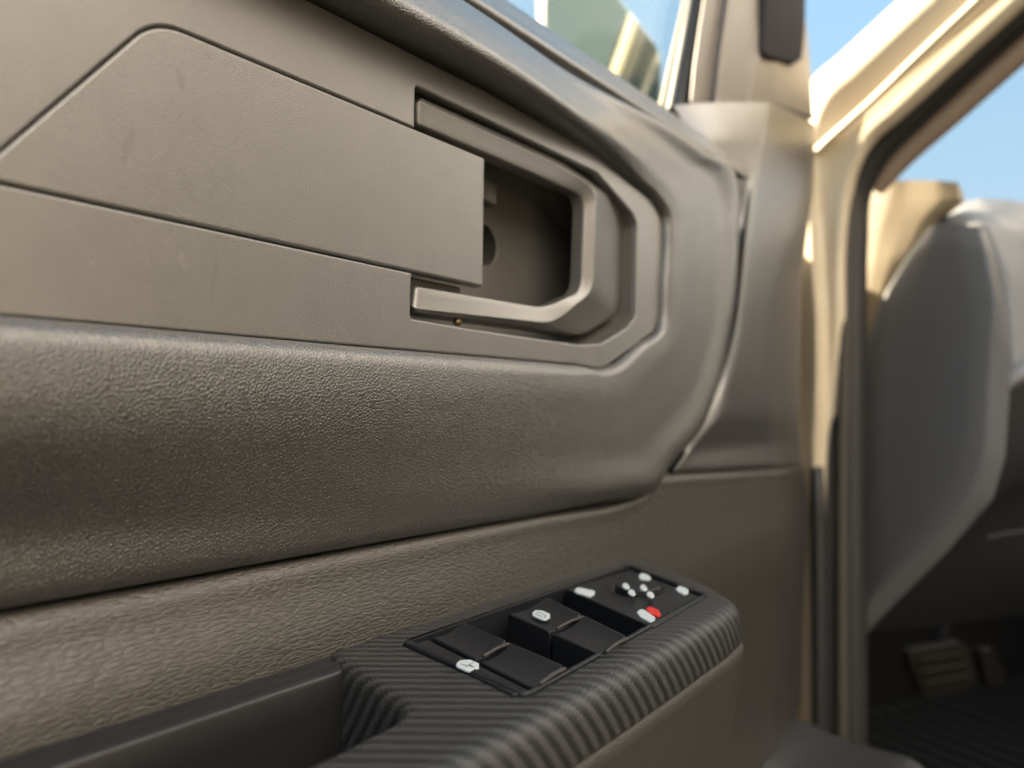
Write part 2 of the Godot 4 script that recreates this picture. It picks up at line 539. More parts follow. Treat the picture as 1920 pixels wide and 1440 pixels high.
func build_door() -> void:
	var I0 := Transform3D()
	door_xf = truck_xf.affine_inverse() * Transform3D(Basis(), Vector3(0, 1.25, 0))      # the door part's place in the truck's frame
	var door := in_door("door", slab(I0, scaled(round_poly([Vector2(-420, -560), Vector2(800, -560), Vector2(800, 150), Vector2(770, 186), Vector2(560, 186), Vector2(-420, 184)], 20.0)), -0.11, -0.066, 0.004), M.black, "open front door with charcoal trim")
	var FRONT := Vector3(0, 0, 1)
	var I := Transform3D()
	# --- plate round the handle, with the opening for cover and handle cup
	var plate_out := round_poly([Vector2(-150, 131.8), Vector2(240, 131.6), [Vector2(322, 128.5), 160.0], [Vector2(386, 117.5), 26.0], [Vector2(398.8, 108), 14.0], [Vector2(391.8, 47.0), 18.0], [Vector2(331, 20.6), 34.0], [Vector2(306, 22), 60.0], Vector2(-150, 22)], 0.0, 8)
	var cover := round_poly([[Vector2(60.2, 52.5), 2.6], [Vector2(238.2, 50.2), 0.8], [Vector2(239.2, 103.4), 0.8], [Vector2(101.0, 104.8), 17.0]], 1.0, 8)
	var opening := round_poly([[Vector2(59.7, 52.15), 2.7], Vector2(197.8, 50.25), [Vector2(197.2, 33.6), 1.6], [Vector2(231, 32.6), 5], [Vector2(310, 31.6), 12.0], [Vector2(331, 33.8), 14], [Vector2(356, 43.5), 9.0], [Vector2(366.5, 50.5), 5.0], [Vector2(368.2, 101), 4.0], [Vector2(363.5, 106), 5.0], [Vector2(327, 119.2), 14.0], [Vector2(199.2, 120.2), 1.6], Vector2(198.8, 104.1), [Vector2(100.9, 105.15), 17.2]], 0.4, 7)
	var box := Rect2(0.04, 0.14, 0.22, -0.13)
	part(door, "handle_bezel", slab(I, scaled(plate_out), -0.004, 0.0, 0.0009, [scaled(opening)], 4, false, box), M.plate)
	part(door, "handle_cover", slab(I, scaled(cover), -0.0045, 0.0001, 0.0011, [], 6, true, box), M.plate)
	# groove floor under the cover's joint
	part(door, "joint_backing", slab(I, scaled(round_poly([Vector2(50, 44), Vector2(196.5, 44), Vector2(196.5, 112), Vector2(50, 112)], 1.0)), -0.0095, -0.0060, 0.0003), M.cup)
	# --- handle cup behind the loop
	var rim := round_poly([[Vector2(196, 31.5), 1.6], [Vector2(310, 30.6), 12.0], [Vector2(331, 32.8), 14], [Vector2(356, 42.5), 9.0], [Vector2(367.5, 50), 5.0], [Vector2(369.2, 101), 4.0], [Vector2(364, 106.6), 5.0], [Vector2(327, 120.2), 14.0], [Vector2(196, 121.2), 1.6]], 0.4, 7)
	var deep := []
	for p in rim: deep.append(Vector2(lerpf(268, p.x, 0.86) if p.x > 268 else p.x - 4, lerpf(77, p.y, 0.80)))
	var cup := []
	for st in [[0.0, -3.0], [0.06, -10.0], [0.10, -13.0], [0.45, -22.0], [0.8, -28.5], [1.0, -31.0], [1.25, -32.0]]:
		var row := []
		for i in rim.size() + 1:
			var k: int = i % rim.size()
			var q: Vector2 = rim[k].lerp(deep[k], st[0])
			row.append(mm(q.x, q.y, st[1]))
		cup.append(row)
	var cup_node := in_door("handle_cup", grid_mesh(cup, FRONT), M.cup)
	var floor_out := []
	for k in rim.size(): floor_out.append(rim[k].lerp(deep[k], 1.24))
	var hole := []
	for k in 28: hole.append(Vector2(277.5 + 9.3 * cos(TAU * k / 28), 78.5 + 9.6 * sin(TAU * k / 28)))
	part(cup_node, "cup_floor", slab(I, scaled(floor_out), -0.036, -0.032, 0.0006, [scaled(hole)], 3, false), M.cup)
	var tunnel := []
	for z in [-34.0, -60.0]:
		var row := []
		for k in 29: row.append(mm(277.5 + 9.3 * cos(TAU * k / 28), 78.5 + 9.6 * sin(TAU * k / 28), z))
		tunnel.append(row)
	part(cup_node, "screw_hole", grid_mesh(tunnel, Vector3(0, 0, 1)), M.cup)
	part(cup_node, "hole_bottom", slab(I, scaled(hole), -0.062, -0.0595, 0.0003), M.cup)
	part(cup_node, "link_bracket", slab(I, scaled(round_poly([Vector2(190, 47.2), Vector2(233, 45.2), Vector2(233, 50.5), Vector2(190, 51)], 0.6)), -0.016, -0.0075, 0.001), M.cup)
	part(cup_node, "upper_bracket", slab(I, scaled(round_poly([Vector2(236, 98), Vector2(272, 94), Vector2(272, 104), Vector2(236, 106)], 1.0)), -0.026, -0.020, 0.001), M.cup)
	var pin := SphereMesh.new()
	pin.radius = 0.0017; pin.height = 0.0034; pin.radial_segments = 16; pin.rings = 8
	var pin_node := part(cup_node, "pivot_pin", pin, M.brass)
	pin_node.position = on_door(858, 604, -4)
	# --- the loop handle
	var A := [[783, 233, -2.4], [1012, 331, -2.0], [1096, 369, -1.0], [1090, 545, -1.0], [1022, 577, -2.0], [779, 535.5, -2.4]]
	var B := [[785, 188, -1.2], [1046, 309, 0.0], [1117, 352, 2.0], [1111, 545, 2.0], [1036, 606, 0.0], [777, 578.5, -1.2]]
	var C := [[786, 182, -2.6], [1056, 302, -4.5], [1168, 384, -9.0], [1162, 586, -9.0], [1092, 630, -7.0], [777, 585.5, -2.6]]
	var keys := []
	for i in A.size():
		var a := on_door(A[i][0], A[i][1], A[i][2])
		var b := on_door(B[i][0], B[i][1], B[i][2])
		var c := on_door(C[i][0], C[i][1], C[i][2])
		keys.append([a + Vector3(0, 0, -0.0065), a + Vector3(0, 0, -0.003), a + Vector3(0, 0, -0.0012), a.lerp(b, 0.05) + Vector3(0, 0, -0.0001), a.lerp(b, 0.14), a.lerp(b, 0.5), a.lerp(b, 0.88), b, b.lerp(c, 0.07), b.lerp(c, 0.5), b.lerp(c, 0.9), c + Vector3(0, 0, -0.0008), c + Vector3(0, 0, -0.003), c + Vector3(0, 0, -0.010)])
	var lines := []
	for j in keys[0].size():
		var line := []
		for i in keys.size():
			var p: Vector3 = keys[i][j]
			if i == 0 or i == keys.size() - 1: line.append(p); continue
			var before: Vector3 = keys[i - 1][j] - p
			var after: Vector3 = keys[i + 1][j] - p
			var reach := 0.010 if i == 1 or i == 4 else 0.0075
			var s0 := p + before.normalized() * minf(reach, before.length() * 0.45)
			var s1 := p + after.normalized() * minf(reach, after.length() * 0.45)
			for k in 9: line.append(s0.lerp(p, k / 8.0).lerp(p.lerp(s1, k / 8.0), k / 8.0))
		lines.append(line)
	var hrows := []
	for i in lines[0].size():
		var row := []
		for l in lines: row.append(l[i])
		if i and (row[5] - hrows[-1][5]).length() > 0.006:      # keep the long straight arms in short pieces
			var last: Array = hrows[-1]
			var pieces := int((row[5] - last[5]).length() / 0.004)
			for k in range(1, pieces):
				var between := []
				for j in row.size(): between.append(last[j].lerp(row[j], float(k) / pieces))
				hrows.append(between)
		hrows.append(row)
	for e in [hrows.size() - 1, 0]:      # rounded ends of the two arms
		var mid: Vector3 = (hrows[e][2] + hrows[e][11]) * 0.5
		var rings := []
		for k in 6:
			var ang := minf(k, 4) * PI / 8
			var ring := []
			for p in hrows[e]:
				var in_y := clampf((mid.y - p.y) / 0.0055, -1.0, 1.0)
				ring.append(Vector3(p.x + 0.0018 * (1.0 - sin(ang)), p.y + in_y * (0.0016 * (1.0 - cos(ang)) + (0.0012 if k == 5 else 0.0)), (p.z if k < 5 else p.z - 0.003) - 0.0016 * (1.0 - cos(ang))))
			rings.append(ring)
		hrows[e] = rings[0]
		for k in range(1, 6):
			if e == 0: hrows.push_front(rings[k])
			else: hrows.append(rings[k])
	var hfine := []
	for r in hrows: hfine.append(hermite(r, 3))
	part(door, "door_handle", grid_mesh(hfine, FRONT), M.handle)
	# --- soft trim: belt roll, right field and lower bulge as one moulding round the plate
	var st := []
	for x in [-420, -200, -60, 60, 150, 240, 290]:
		st.append(blend(belt(x, 131.9 - maxf(0, x - 240) * 0.05, 0.0), smoothstep(230.0, 420.0, x)))
	for e in [[330, 126.8, 400, 163.5, 0.35], [362, 122.2, 452, 162.6, 0.75], [386, 117.4, 499, 158.5, 1.0], [397, 110.5, 504.5, 148, 1.0], [398, 100, 502.5, 120, 1.0], [394.5, 72, 496, 78, 1.0], [391.5, 49, 478, 38, 1.0], [364, 34.8, 448, -6, 1.0], [338, 23, 397, -33, 1.0], [324, 20.6, 381, -43.6, 0.9], [308, 21.6, 352, -45, 0.7], [300, 21.6, 322, -45, 0.3]]:
		var q := side_section(e[0], e[1], e[2], e[3])
		var w: float = e[4]
		if w < 1.0:
			var other := blend(belt(e[0], e[1], 0.0), smoothstep(230.0, 420.0, e[0])) if e[1] > 60 else blend(bulge(e[0]), smoothstep(0.0, 400.0, e[0]))
			for k in q.size(): q[k] = Vector3(q[k].x, q[k].y, lerpf(other[k].z, q[k].z, w))
		st.append(q)
	for x in [270, 220, 150, 60, -60, -200, -420]: st.append(blend(bulge(x), smoothstep(0.0, 400.0, x)))
	part(door, "soft_trim", grid_mesh(smooth_grid(st, 10, 5), FRONT), M.leather)
	# --- belt cap and window sill strip above it
	var cap := []
	for x in [-420.0, 60.0, 240.0, 400.0, 470.0, 540.0]:
		var up := maxf(0.0, x - 440.0) * 0.02
		cap.append([mm(x, 160, -8), mm(x, 163.2, -4), mm(x, 166.5, -0.5), mm(x, 174, -4 - up), mm(x, 184, -10 - up), mm(x, 191.5, -19 - up), mm(x, 193.5, -27 - up), mm(x, 190, -34 - up)])
	part(door, "belt_cap", grid_mesh(smooth_grid(cap, 6, 5), FRONT), M.leather)
	part(door, "sill_seal", tube([mm(-420, 189, -37), mm(200, 189, -37), mm(540, 189, -37)], 0.004, 0.006, Vector3.UP, 10, 2), M.rubber)
	# --- forward panel below the sail
	var fp := rows_of([
		[[1262, 197, -30], [1340, 192, -18], [1438, 192, -4.5], [1446, 194, -3.5], [1454, 197, -4], [1500, 216, -7], [1514, 224, -9], [1530, 234, -18], [1530, 236, -75]],
		[[1300, 262, -14], [1380, 262, -7], [1428, 262, 0], [1434, 262, 1.2], [1442, 262, 1], [1500, 272, -3], [1514, 276, -5], [1531, 285, -16], [1531, 285, -75]],
		[[1345, 300, -9], [1390, 302, -4], [1419, 304, 1.4], [1425, 304, 2.4], [1434, 304, 2], [1500, 312, -3], [1514, 314, -5], [1530, 320, -16], [1530, 320, -75]],
		[[1380, 352, -5], [1400, 352, -1], [1410, 353, 2.4], [1416, 353, 3.4], [1426, 354, 3], [1496, 359, -3], [1510, 360, -5], [1527, 368, -16], [1529, 368, -75]],
		[[1384, 432, -4], [1394, 432, -0.5], [1399, 432, 2.6], [1405, 433, 3.6], [1415, 433, 3.4], [1480, 437, -1], [1494, 438, -3], [1518, 442, -18], [1525, 442, -75]],
		[[1378, 512, -4], [1386, 512, -0.5], [1391, 512, 2.6], [1397, 512, 3.6], [1408, 512, 3.4], [1456, 515, 0], [1468, 516, -2], [1511, 520, -22], [1518, 520, -75]],
		[[1366, 602, -4], [1376, 602, -0.5], [1383, 602, 2.6], [1390, 603, 3.6], [1400, 603, 3.4], [1438, 604, 1], [1449, 604, -1.5], [1509, 606, -24], [1514, 606, -75]],
		[[1344, 702, -4], [1354, 703, -0.5], [1364, 704, 2.6], [1372, 706, 3.6], [1382, 706, 3.4], [1437, 706, 1], [1448, 706, -1.5], [1509, 706, -24], [1513, 706, -75]],
		[[1324, 772, -5], [1335, 774, -2], [1348, 777, 1], [1356, 779, 2], [1366, 779, 1.8], [1440, 782, -0.5], [1450, 782, -3], [1509, 783, -24], [1513, 783, -75]],
		[[1280, 836, -8], [1288, 838, -6], [1297, 840, -4.5], [1306, 841, -5], [1320, 840, -6], [1444, 830, -9], [1454, 829, -12], [1510, 828, -28], [1514, 830, -75]],
		[[1250, 884, -14], [1255, 884, -8], [1262, 884, -3], [1272, 883, -3], [1284, 882, -3.4], [1452, 873, -7], [1462, 872, -10], [1511, 870, -28], [1516, 870, -75]],
		[[1248, 892, -14], [1254, 891, -12], [1260, 890, -9], [1272, 889, -9], [1284, 888, -9.4], [1452, 879, -13], [1462, 878, -15], [1511, 876, -34], [1516, 876, -75]]], on_door)
	for r in fp: r[r.size() - 1] = Vector3(r[r.size() - 2].x, r[r.size() - 2].y, -0.066)
	part(door, "forward_panel", grid_mesh(facet_grid(fp, 8, 8, 5), FRONT), M.plain_trim)
	# --- lower trim with its coarse leather grain
	var lt := []
	for x in [-420.0, -40.0, 80.0, 180.0, 280.0, 366.0, 379.0, 394.0, 404.0, 480.0, 560.0, 622.0, 636.0, 690.0, 742.0]:
		var ty: float = -46.2 - 3.4 * (1.0 - smoothstep(0.0, 380.0, x))
		if x > 370: ty = lerpf(-46.2, -36.6, clampf((x - 376) / 18.0, 0, 1))
		if x > 396: ty = lerpf(-36.6, -46.5, (x - 396) / 226.0)
		var zo: float = 0.0 if x < 300 else lerpf(0.0, -7.0, clampf((x - 300) / 300.0, 0, 1))
		if x > 622: zo -= (x - 622) * 0.17
		var zs: float = zo - 2.0 + 10.0 * smoothstep(0.0, 400.0, x)      # follows the edge of the soft trim above
		lt.append([mm(x, ty + 1.0, -22 + zs), mm(x, ty + 0.1, -13 + zs), mm(x, ty - 0.5, -10.2 + zs), mm(x, ty - 2.4, -8.2 + zs), mm(x, ty - 9, lerpf(-5.4 + zo, -5.4 + zs, 0.7)), mm(x, -72, 1.2 + zo), mm(x, -95, 3.0 + zo), mm(x, -150, -1.0 + zo), mm(x, -220, -4 + zo), mm(x, -274, -6 + zo)])
	part(door, "lower_trim", grid_mesh(smooth_grid(lt, 6, 5), FRONT), M.wrinkled)
	# --- pocket ledge low down
	var lg := []
	for x in [300.0, 420.0, 560.0, 690.0]:
		lg.append([mm(x, -266, -8 - maxf(0, x - 600) * 0.3), mm(x, -272, -3), mm(x, -275, 8), mm(x, -278, 40), mm(x, -281, 74), mm(x, -290, 82), mm(x, -420, 78)])
	part(door, "door_pocket", grid_mesh(smooth_grid(lg, 4, 5), Vector3(0, 1, 1)), M.dash_dark)
	# --- core of the door behind the trims, and its painted outer skin
	part(door, "outer_skin", slab(I, scaled(round_poly([Vector2(-420, -560), Vector2(802, -560), Vector2(802, 152), Vector2(772, 189), Vector2(560, 189), Vector2(-420, 187)], 20.0)), -0.13, -0.1105, 0.004), M.paint)
	part(door, "inner_panel", slab(I, scaled([Vector2(300, -420), Vector2(735, -420), Vector2(735, 205), Vector2(560, 195), Vector2(470, 184), Vector2(300, 184)]), -0.0640, -0.0460, 0.001), M.black)
	build_window(door)
	build_armrest(door)

func in_door(called: String, mesh: Mesh, mat: Material, label := "") -> MeshInstance3D:      # a part of the truck that swings with its door
	var o := part(truck, called, mesh, mat, label)
	o.transform = door_xf
	return o

func scaled(p: Array) -> Array:
	var o := []
	for q in p: o.append(q * 0.001)
	return o

func belt(x: float, y: float, lift: float) -> Array:
	var o := []
	for e in [[0.2, -5.0], [0.3, 1.0], [-0.8, 7.0], [-0.4, 12.4], [2.6, 15.6], [10.5, 13.8], [20.5, 9.0], [28.0, 4.0], [31.6, -2.0], [31.2, -9.0]]:
		o.append(mm(x, y + e[0], e[1] + lift))
	return o

func bulge(x: float) -> Array:
	var o := []
	for e in [[21.7, -5.0], [21.7, 0.8], [20.9, 5.0], [18.2, 7.6], [7.0, 9.6], [-4.0, 7.4], [-15.0, 1.2], [-28.0, -6.8], [-44.8, -13.6], [-45.8, -18.5]]:
		o.append(mm(x, e[0] - (3.4 * (1.0 - smoothstep(0.0, 380.0, x)) if e[0] < -40.0 else 0.0), e[1]))
	return o

const SIDE_Z := [-5.0, 0.8, 3.4, 4.4, 4.8, 5.0, 5.0, 4.8, 3.0, -14.0]

func blend(row: Array, f: float) -> Array:      # carries a section's relief over into that of the flat field beside the handle
	var y0: float = row[0].y
	var l: float = absf(row[8].y - y0)
	var off := [0.0, 0.0003, 0.0018, 0.0038, 0.0075, l * 0.36, l * 0.65, l - 0.0022, l, l - 0.0002]
	for k in row.size():
		row[k].y = lerpf(row[k].y, y0 + signf(row[8].y - y0) * off[k], f)
		row[k].z = lerpf(row[k].z, SIDE_Z[k] * 0.001, f)
	return row

func side_section(ix: float, iy: float, ox: float, oy: float) -> Array:
	var a := Vector2(ix, iy)
	var b := Vector2(ox, oy)
	var d := (b - a).normalized()
	var l := a.distance_to(b)
	var o := []
	for e in [[0.0, SIDE_Z[0]], [0.3, SIDE_Z[1]], [1.8, SIDE_Z[2]], [3.8, SIDE_Z[3]], [7.5, SIDE_Z[4]], [l * 0.36, SIDE_Z[5]], [l * 0.65, SIDE_Z[6]], [l - 2.2, SIDE_Z[7]], [l, SIDE_Z[8]], [l - 0.2, SIDE_Z[9]]]:
		var q: Vector2 = a + d * e[0]
		o.append(mm(q.x, q.y, e[1]))
	return o

func build_window(door: Node3D) -> void:
	var FRONT := Vector3(0, 0, 1)
	# sail: the inner cover of the window frame's front corner
	var sail := rows_of([
		[[1292, 196, -40], [1294, 194, -30], [1335, 192, -26], [1340, 192, -20], [1398, 192, -13], [1412, 192, -10], [1424, 192, -12], [1448, 193, -10], [1500, 209, -14], [1531, 222, -20], [1531, 222, -70]],
		[[1298, 130, -40], [1300, 130, -30], [1341, 130, -26], [1346, 130, -20], [1406, 128, -13], [1419, 128, -10], [1430, 128, -12], [1456, 130, -10], [1500, 134, -16], [1526, 142, -20], [1526, 142, -70]],
		[[1308, 60, -40], [1310, 60, -30], [1350, 60, -26], [1355, 60, -20], [1417, 58, -13], [1429, 58, -10], [1440, 58, -12], [1466, 58, -10], [1500, 60, -16], [1519, 66, -20], [1519, 66, -70]],
		[[1318, -5, -40], [1320, -5, -30], [1360, -5, -26], [1365, -5, -20], [1427, -8, -13], [1438, -8, -10], [1448, -8, -12], [1474, -8, -10], [1495, -8, -16], [1510, -4, -20], [1510, -4, -70]],
		[[1340, -130, -40], [1342, -130, -30], [1376, -130, -26], [1380, -130, -20], [1438, -130, -13], [1448, -130, -10], [1458, -130, -12], [1474, -130, -10], [1484, -130, -16], [1492, -130, -20], [1492, -130, -70]]], on_door)
	for r in sail: r[r.size() - 1] = Vector3(r[r.size() - 2].x, r[r.size() - 2].y, -0.066)
	var frame := in_door("window_frame", grid_mesh(facet_grid(sail, 8, 6, 4), FRONT), M.sail)
	# dark grille patch on the sail
	var g := []
	for e in [[1441, -40], [1508, -40], [1506, 60], [1500, 112], [1488, 120], [1440, 104], [1432, 92], [1436, 50]]: g.append(e)
	var pts := []
	for e in g:
		var q := on_door(e[0], e[1], -6.0 if e[0] < 1480 else -9.0)
		pts.append(Vector2(q.x, q.y))
	part(frame, "tweeter_grille", slab(Transform3D(Basis(), Vector3.ZERO), round_poly(pts, 0.004), -0.016, -0.0072, 0.0015), M.grille)
	# sunlit frame edge and the rubber glass run
	part(frame, "frame_edge", tube([on_door(1308, 192, -42), on_door(1320, 110, -42), on_door(1336, 0, -42), on_door(1356, -130, -42)], 0.010, 0.010, Vector3(0, 0, 1), 12, 4), M.paint)
	part(frame, "glass_run", tube([on_door(1270, 215, -46), on_door(1290, 110, -46), on_door(1310, 0, -46), on_door(1332, -130, -46)], 0.010, 0.008, Vector3(0, 0, 1), 12, 4), M.rubber)
	part(frame, "outer_frame", tube([on_door(1248, 215, -62), on_door(1272, 110, -62), on_door(1296, 0, -62), on_door(1318, -130, -62)], 0.009, 0.006, Vector3(0, 0, 1), 12, 4), M.paint)
	# window pane
	var w := []
	for e in [[-420, 188], [470, 188], [600, 420], [-420, 420]]: w.append(Vector2(e[0], e[1]) * 0.001)
	part(door, "window_pane", slab(Transform3D(Basis(), Vector3.ZERO), w, -0.0500, -0.0460, 0.0005), M.glass)
	# side mirror outside the window: housing, glass and arm
	var c := on_door(1130, 110, -200)
	var n := Vector3(-0.72, -0.24, 0.64).normalized()
	var xa := Vector3.UP.cross(n).normalized()
	var xf := Transform3D(Basis(xa, n.cross(xa), n), c)
	var o := []
	for e in [[1020, 250], [1244, 250], [1243, 112], [1234, 84], [1168, 2], [1140, -40], [1100, -80], [1030, -90], [1020, -70]]:
		var r := ray(e[0], e[1])
		var lp := Vector3(0, 0, 0.2) + r * ((c - Vector3(0, 0, 0.2)).dot(n) / r.dot(n))
		var l := xf.affine_inverse() * lp
		o.append(Vector2(l.x, l.y))
	var mirror := in_door("side_mirror", slab(xf, round_poly(o, 0.015), -0.07, 0.0, 0.008), M.dash)
	var inner := []
	for p in round_poly(o, 0.015): inner.append(p * 0.955)
	part(mirror, "mirror_glass", slab(xf, inner, 0.0005, 0.0025, 0.0006), M.mirror)
	part(mirror, "mirror_arm", slab(Transform3D(Basis(), Vector3.ZERO), scaled(round_poly([Vector2(560, 205), Vector2(640, 212), Vector2(650, 262), Vector2(570, 245)], 12.0)), -0.24, -0.10, 0.008), M.dash)

func build_armrest(door: Node3D) -> void:
	var TOP := -0.077
	var LEVEL := Transform3D(Basis(Vector3(1, 0, 0), Vector3(0, 0, 1), Vector3(0, 1, 0)), Vector3(0, TOP, 0))   # plan view: (x, z) with height as the third axis
	LEVEL.basis = Basis(Vector3(1, 0, 0), Vector3(0, 0, -1), Vector3(0, 1, 0))                                   # plan y is -z, so that the frame stays right-handed
	var arm := in_door("armrest", weave_top(), M.weave)
	# rounded front and end, weave carried over the edge
	var chain := hermite([Vector2(-420, 90), Vector2(0, 88), Vector2(125, 85.0), Vector2(200, 83.6), Vector2(262, 81.6), Vector2(290, 80.0), Vector2(304, 77.4), Vector2(313, 69.0), Vector2(334, 45), Vector2(362, 3)], 6)
	var rr := []
	var run := 0.0
	var along := []
	for i in chain.size():
		var t: Vector2 = (chain[mini(i + 1, chain.size() - 1)] - chain[maxi(i - 1, 0)]).normalized()
		var nrm := Vector2(-t.y, t.x)
		if i: run += chain[i].distance_to(chain[i - 1])
		along.append(run)
		var row := []
		for e in [[-4.6, 0.0], [-2.6, -0.1], [-0.8, -0.7], [0.9, -2.1], [2.2, -4.4], [3.0, -7.6], [3.4, -11.5], [3.5, -15.5], [2.6, -16.6]]:
			var q: Vector2 = chain[i] + nrm * e[0]
			row.append(mm(q.x, -77 + e[1], q.y))
		rr.append(row)
	var arc := [0.0, 2.0, 3.9, 6.1, 8.7, 12.0, 16.0, 20.0, 21.4]
	part(arm, "rolled_edge", grid_mesh(rr, Vector3(0.2, 1, 1), func(p: Vector3, i: int, j: int):
		var q: Vector2 = chain[i]
		var t: Vector2 = (chain[mini(i + 1, chain.size() - 1)] - chain[maxi(i - 1, 0)]).normalized()
		return weave_uv(q + Vector2(-t.y, t.x) * (arc[j] - 4.6))), M.weave)
	# side below the weave
	var sd := []
	for i in range(0, chain.size(), 3):
		var t: Vector2 = (chain[mini(i + 1, chain.size() - 1)] - chain[maxi(i - 1, 0)]).normalized()
		var nrm := Vector2(-t.y, t.x)
		var row := []
		for e in [[1.6, -16.2], [3.2, -16.8], [4.0, -18.2], [3.4, -24], [0.0, -45], [-7, -75], [-16, -110], [-30, -150]]:
			var q: Vector2 = chain[i] + nrm * e[0]
			row.append(mm(q.x, -77 + e[1], q.y))
		sd.append(row)
	part(arm, "side_panel", grid_mesh(smooth_grid(sd, 2, 4), Vector3(0.2, 0, 1)), M.armrest_side)
	# pull pocket: rounded rim and walls, the liner at its back, its floor
	var edge := pocket_edge()
	var pk := []
	for i in edge.size():
		var t: Vector2 = (edge[mini(i + 1, edge.size() - 1)] - edge[maxi(i - 1, 0)]).normalized()
		var nrm := Vector2(-t.y, t.x)                    # into the opening
		var row := []
		for e in [[0.0, 0.0], [1.2, -0.2], [2.3, -0.9], [3.0, -2.2], [3.3, -4.5], [3.6, -12.0], [4.6, -30], [6.0, -52], [9.0, -62]]:
			var q: Vector2 = edge[i] + nrm * e[0]
			row.append(mm(q.x, -77 + e[1], q.y))
		pk.append(row)
	var arc2 := [0.0, 1.2, 2.5, 4.0, 6.3, 13.8, 32.0, 54.0, 64.0]
	part(arm, "pocket_wall", grid_mesh(pk, Vector3(-1, 0.3, 0.0), func(p: Vector3, i: int, j: int):
		var t: Vector2 = (edge[mini(i + 1, edge.size() - 1)] - edge[maxi(i - 1, 0)]).normalized()
		return weave_uv(edge[i] + Vector2(-t.y, t.x) * arc2[j])), M.weave)
	var ln := []
	for x in [-420.0, 0.0, 80.0, 140.0, 156.5]:
		ln.append([mm(x, -88, 1), mm(x, -78.6, 2), mm(x, -77.8, 3.4), mm(x, -77.9, 8), mm(x, -78.2, 12.0), mm(x, -79.2, 13.9), mm(x, -81.6, 14.9), mm(x, -95, 16.4), mm(x, -120, 19), mm(x, -140, 22)])
	part(arm, "pocket_liner", grid_mesh(smooth_grid(ln, 3, 5), Vector3(0, 1, 1)), M.liner)
	part(arm, "pocket_floor", slab(Transform3D(LEVEL.basis, Vector3(0, -0.138, 0)), [Vector2(-0.42, -0.01), Vector2(0.17, -0.01), Vector2(0.17, -0.078), Vector2(-0.42, -0.095)], -0.004, 0.0, 0.0008), M.liner)
	build_switches(door, LEVEL)

func pocket_edge() -> Array:      # plan (x, z) of the pocket's rim, from the wall round the corner to the rear
	var a := hermite([Vector2(163.0, 3.0), Vector2(159.6, 10.0), Vector2(156.2, 21.0), Vector2(151.2, 38.0), Vector2(147.4, 50.0), Vector2(143.6, 56.6), Vector2(136.4, 60.4), Vector2(124, 62.2), Vector2(96, 64.0), Vector2(0, 68), Vector2(-420, 72)], 5)
	return a

func weave_uv(p: Vector2) -> Vector2:      # plan millimetres -> film coordinates: bands at 52 degrees to the door, 5.8 mm apart, teeth every 1.7 mm
	var along := Vector2(0.60, 0.80)
	var across := Vector2(0.80, -0.60)
	return Vector2(p.dot(along) / 12.4, p.dot(across) / 4.8)

func weave_top() -> ArrayMesh:
	var poly := []
	for p in pocket_edge(): poly.append(p)
	var chain := hermite([Vector2(-420, 90), Vector2(0, 88), Vector2(125, 85.0), Vector2(200, 83.6), Vector2(262, 81.6), Vector2(290, 80.0), Vector2(304, 77.4), Vector2(313, 69.0), Vector2(334, 45), Vector2(362, 3)], 6)
	for i in chain.size():
		var t: Vector2 = (chain[mini(i + 1, chain.size() - 1)] - chain[maxi(i - 1, 0)]).normalized()
		poly.append(chain[i] + Vector2(-t.y, t.x) * -4.6)
	# hole for the switch panel
	var v := PackedVector3Array()
	var nr := PackedVector3Array()
	var uv := PackedVector2Array()
	var ix := PackedInt32Array()
	var hole := round_poly(bezel_outline(0.4), 4.0, 5)
	var pieces := [PackedVector2Array(poly)]
	var bi := 0
	var bj := 0
	var best := 1e9
	var hp := ccw(hole)
	var op := ccw(poly)
	hp.reverse()
	for i in op.size():
		for j in hp.size():
			var d: float = op[i].distance_squared_to(hp[j])
			if d < best: best = d; bi = i; bj = j
	var merged := op.slice(0, bi + 1)
	for j in hp.size(): merged.append(hp[(bj + j) % hp.size()])
	var dir: Vector2 = (hp[bj] - op[bi]).normalized()
	var off := Vector2(dir.y, -dir.x) * 0.002
	merged.append(hp[bj] + off); merged.append(op[bi] + off)
	merged.append_array(op.slice(bi + 1))
	for q in merged:
		v.append(mm(q.x, -77, q.y)); nr.append(Vector3.UP); uv.append(weave_uv(q))
	var tri := fill(merged, 20.0)
	if tri.is_empty(): print("armrest top could not be filled")
	for k in range(0, tri.size(), 3):
		var a := tri[k]
		var b := tri[k + 1]
		var c := tri[k + 2]
		if (v[b] - v[a]).cross(v[c] - v[a]).y > 0: ix.append_array([a, c, b])
		else: ix.append_array([a, b, c])
	return arrays(v, nr, uv, ix)

func bezel_outline(grow: float) -> Array:      # plan (x, z) millimetres
	var o := []
	var mid := Vector2(248, 42)
	for e in [Vector2(179.6, 14.0), Vector2(338.5, 10.4), Vector2(304.6, 66.8), Vector2(165.8, 75.4)]:
		o.append(e + (e - mid).normalized() * grow)
	return o

func plan(px: float, py: float, y_mm: float) -> Vector2:      # pixel -> plan point (x, -z) in metres at that height
	var q := on_level(px, py, y_mm)
	return Vector2(q.x, -q.z)

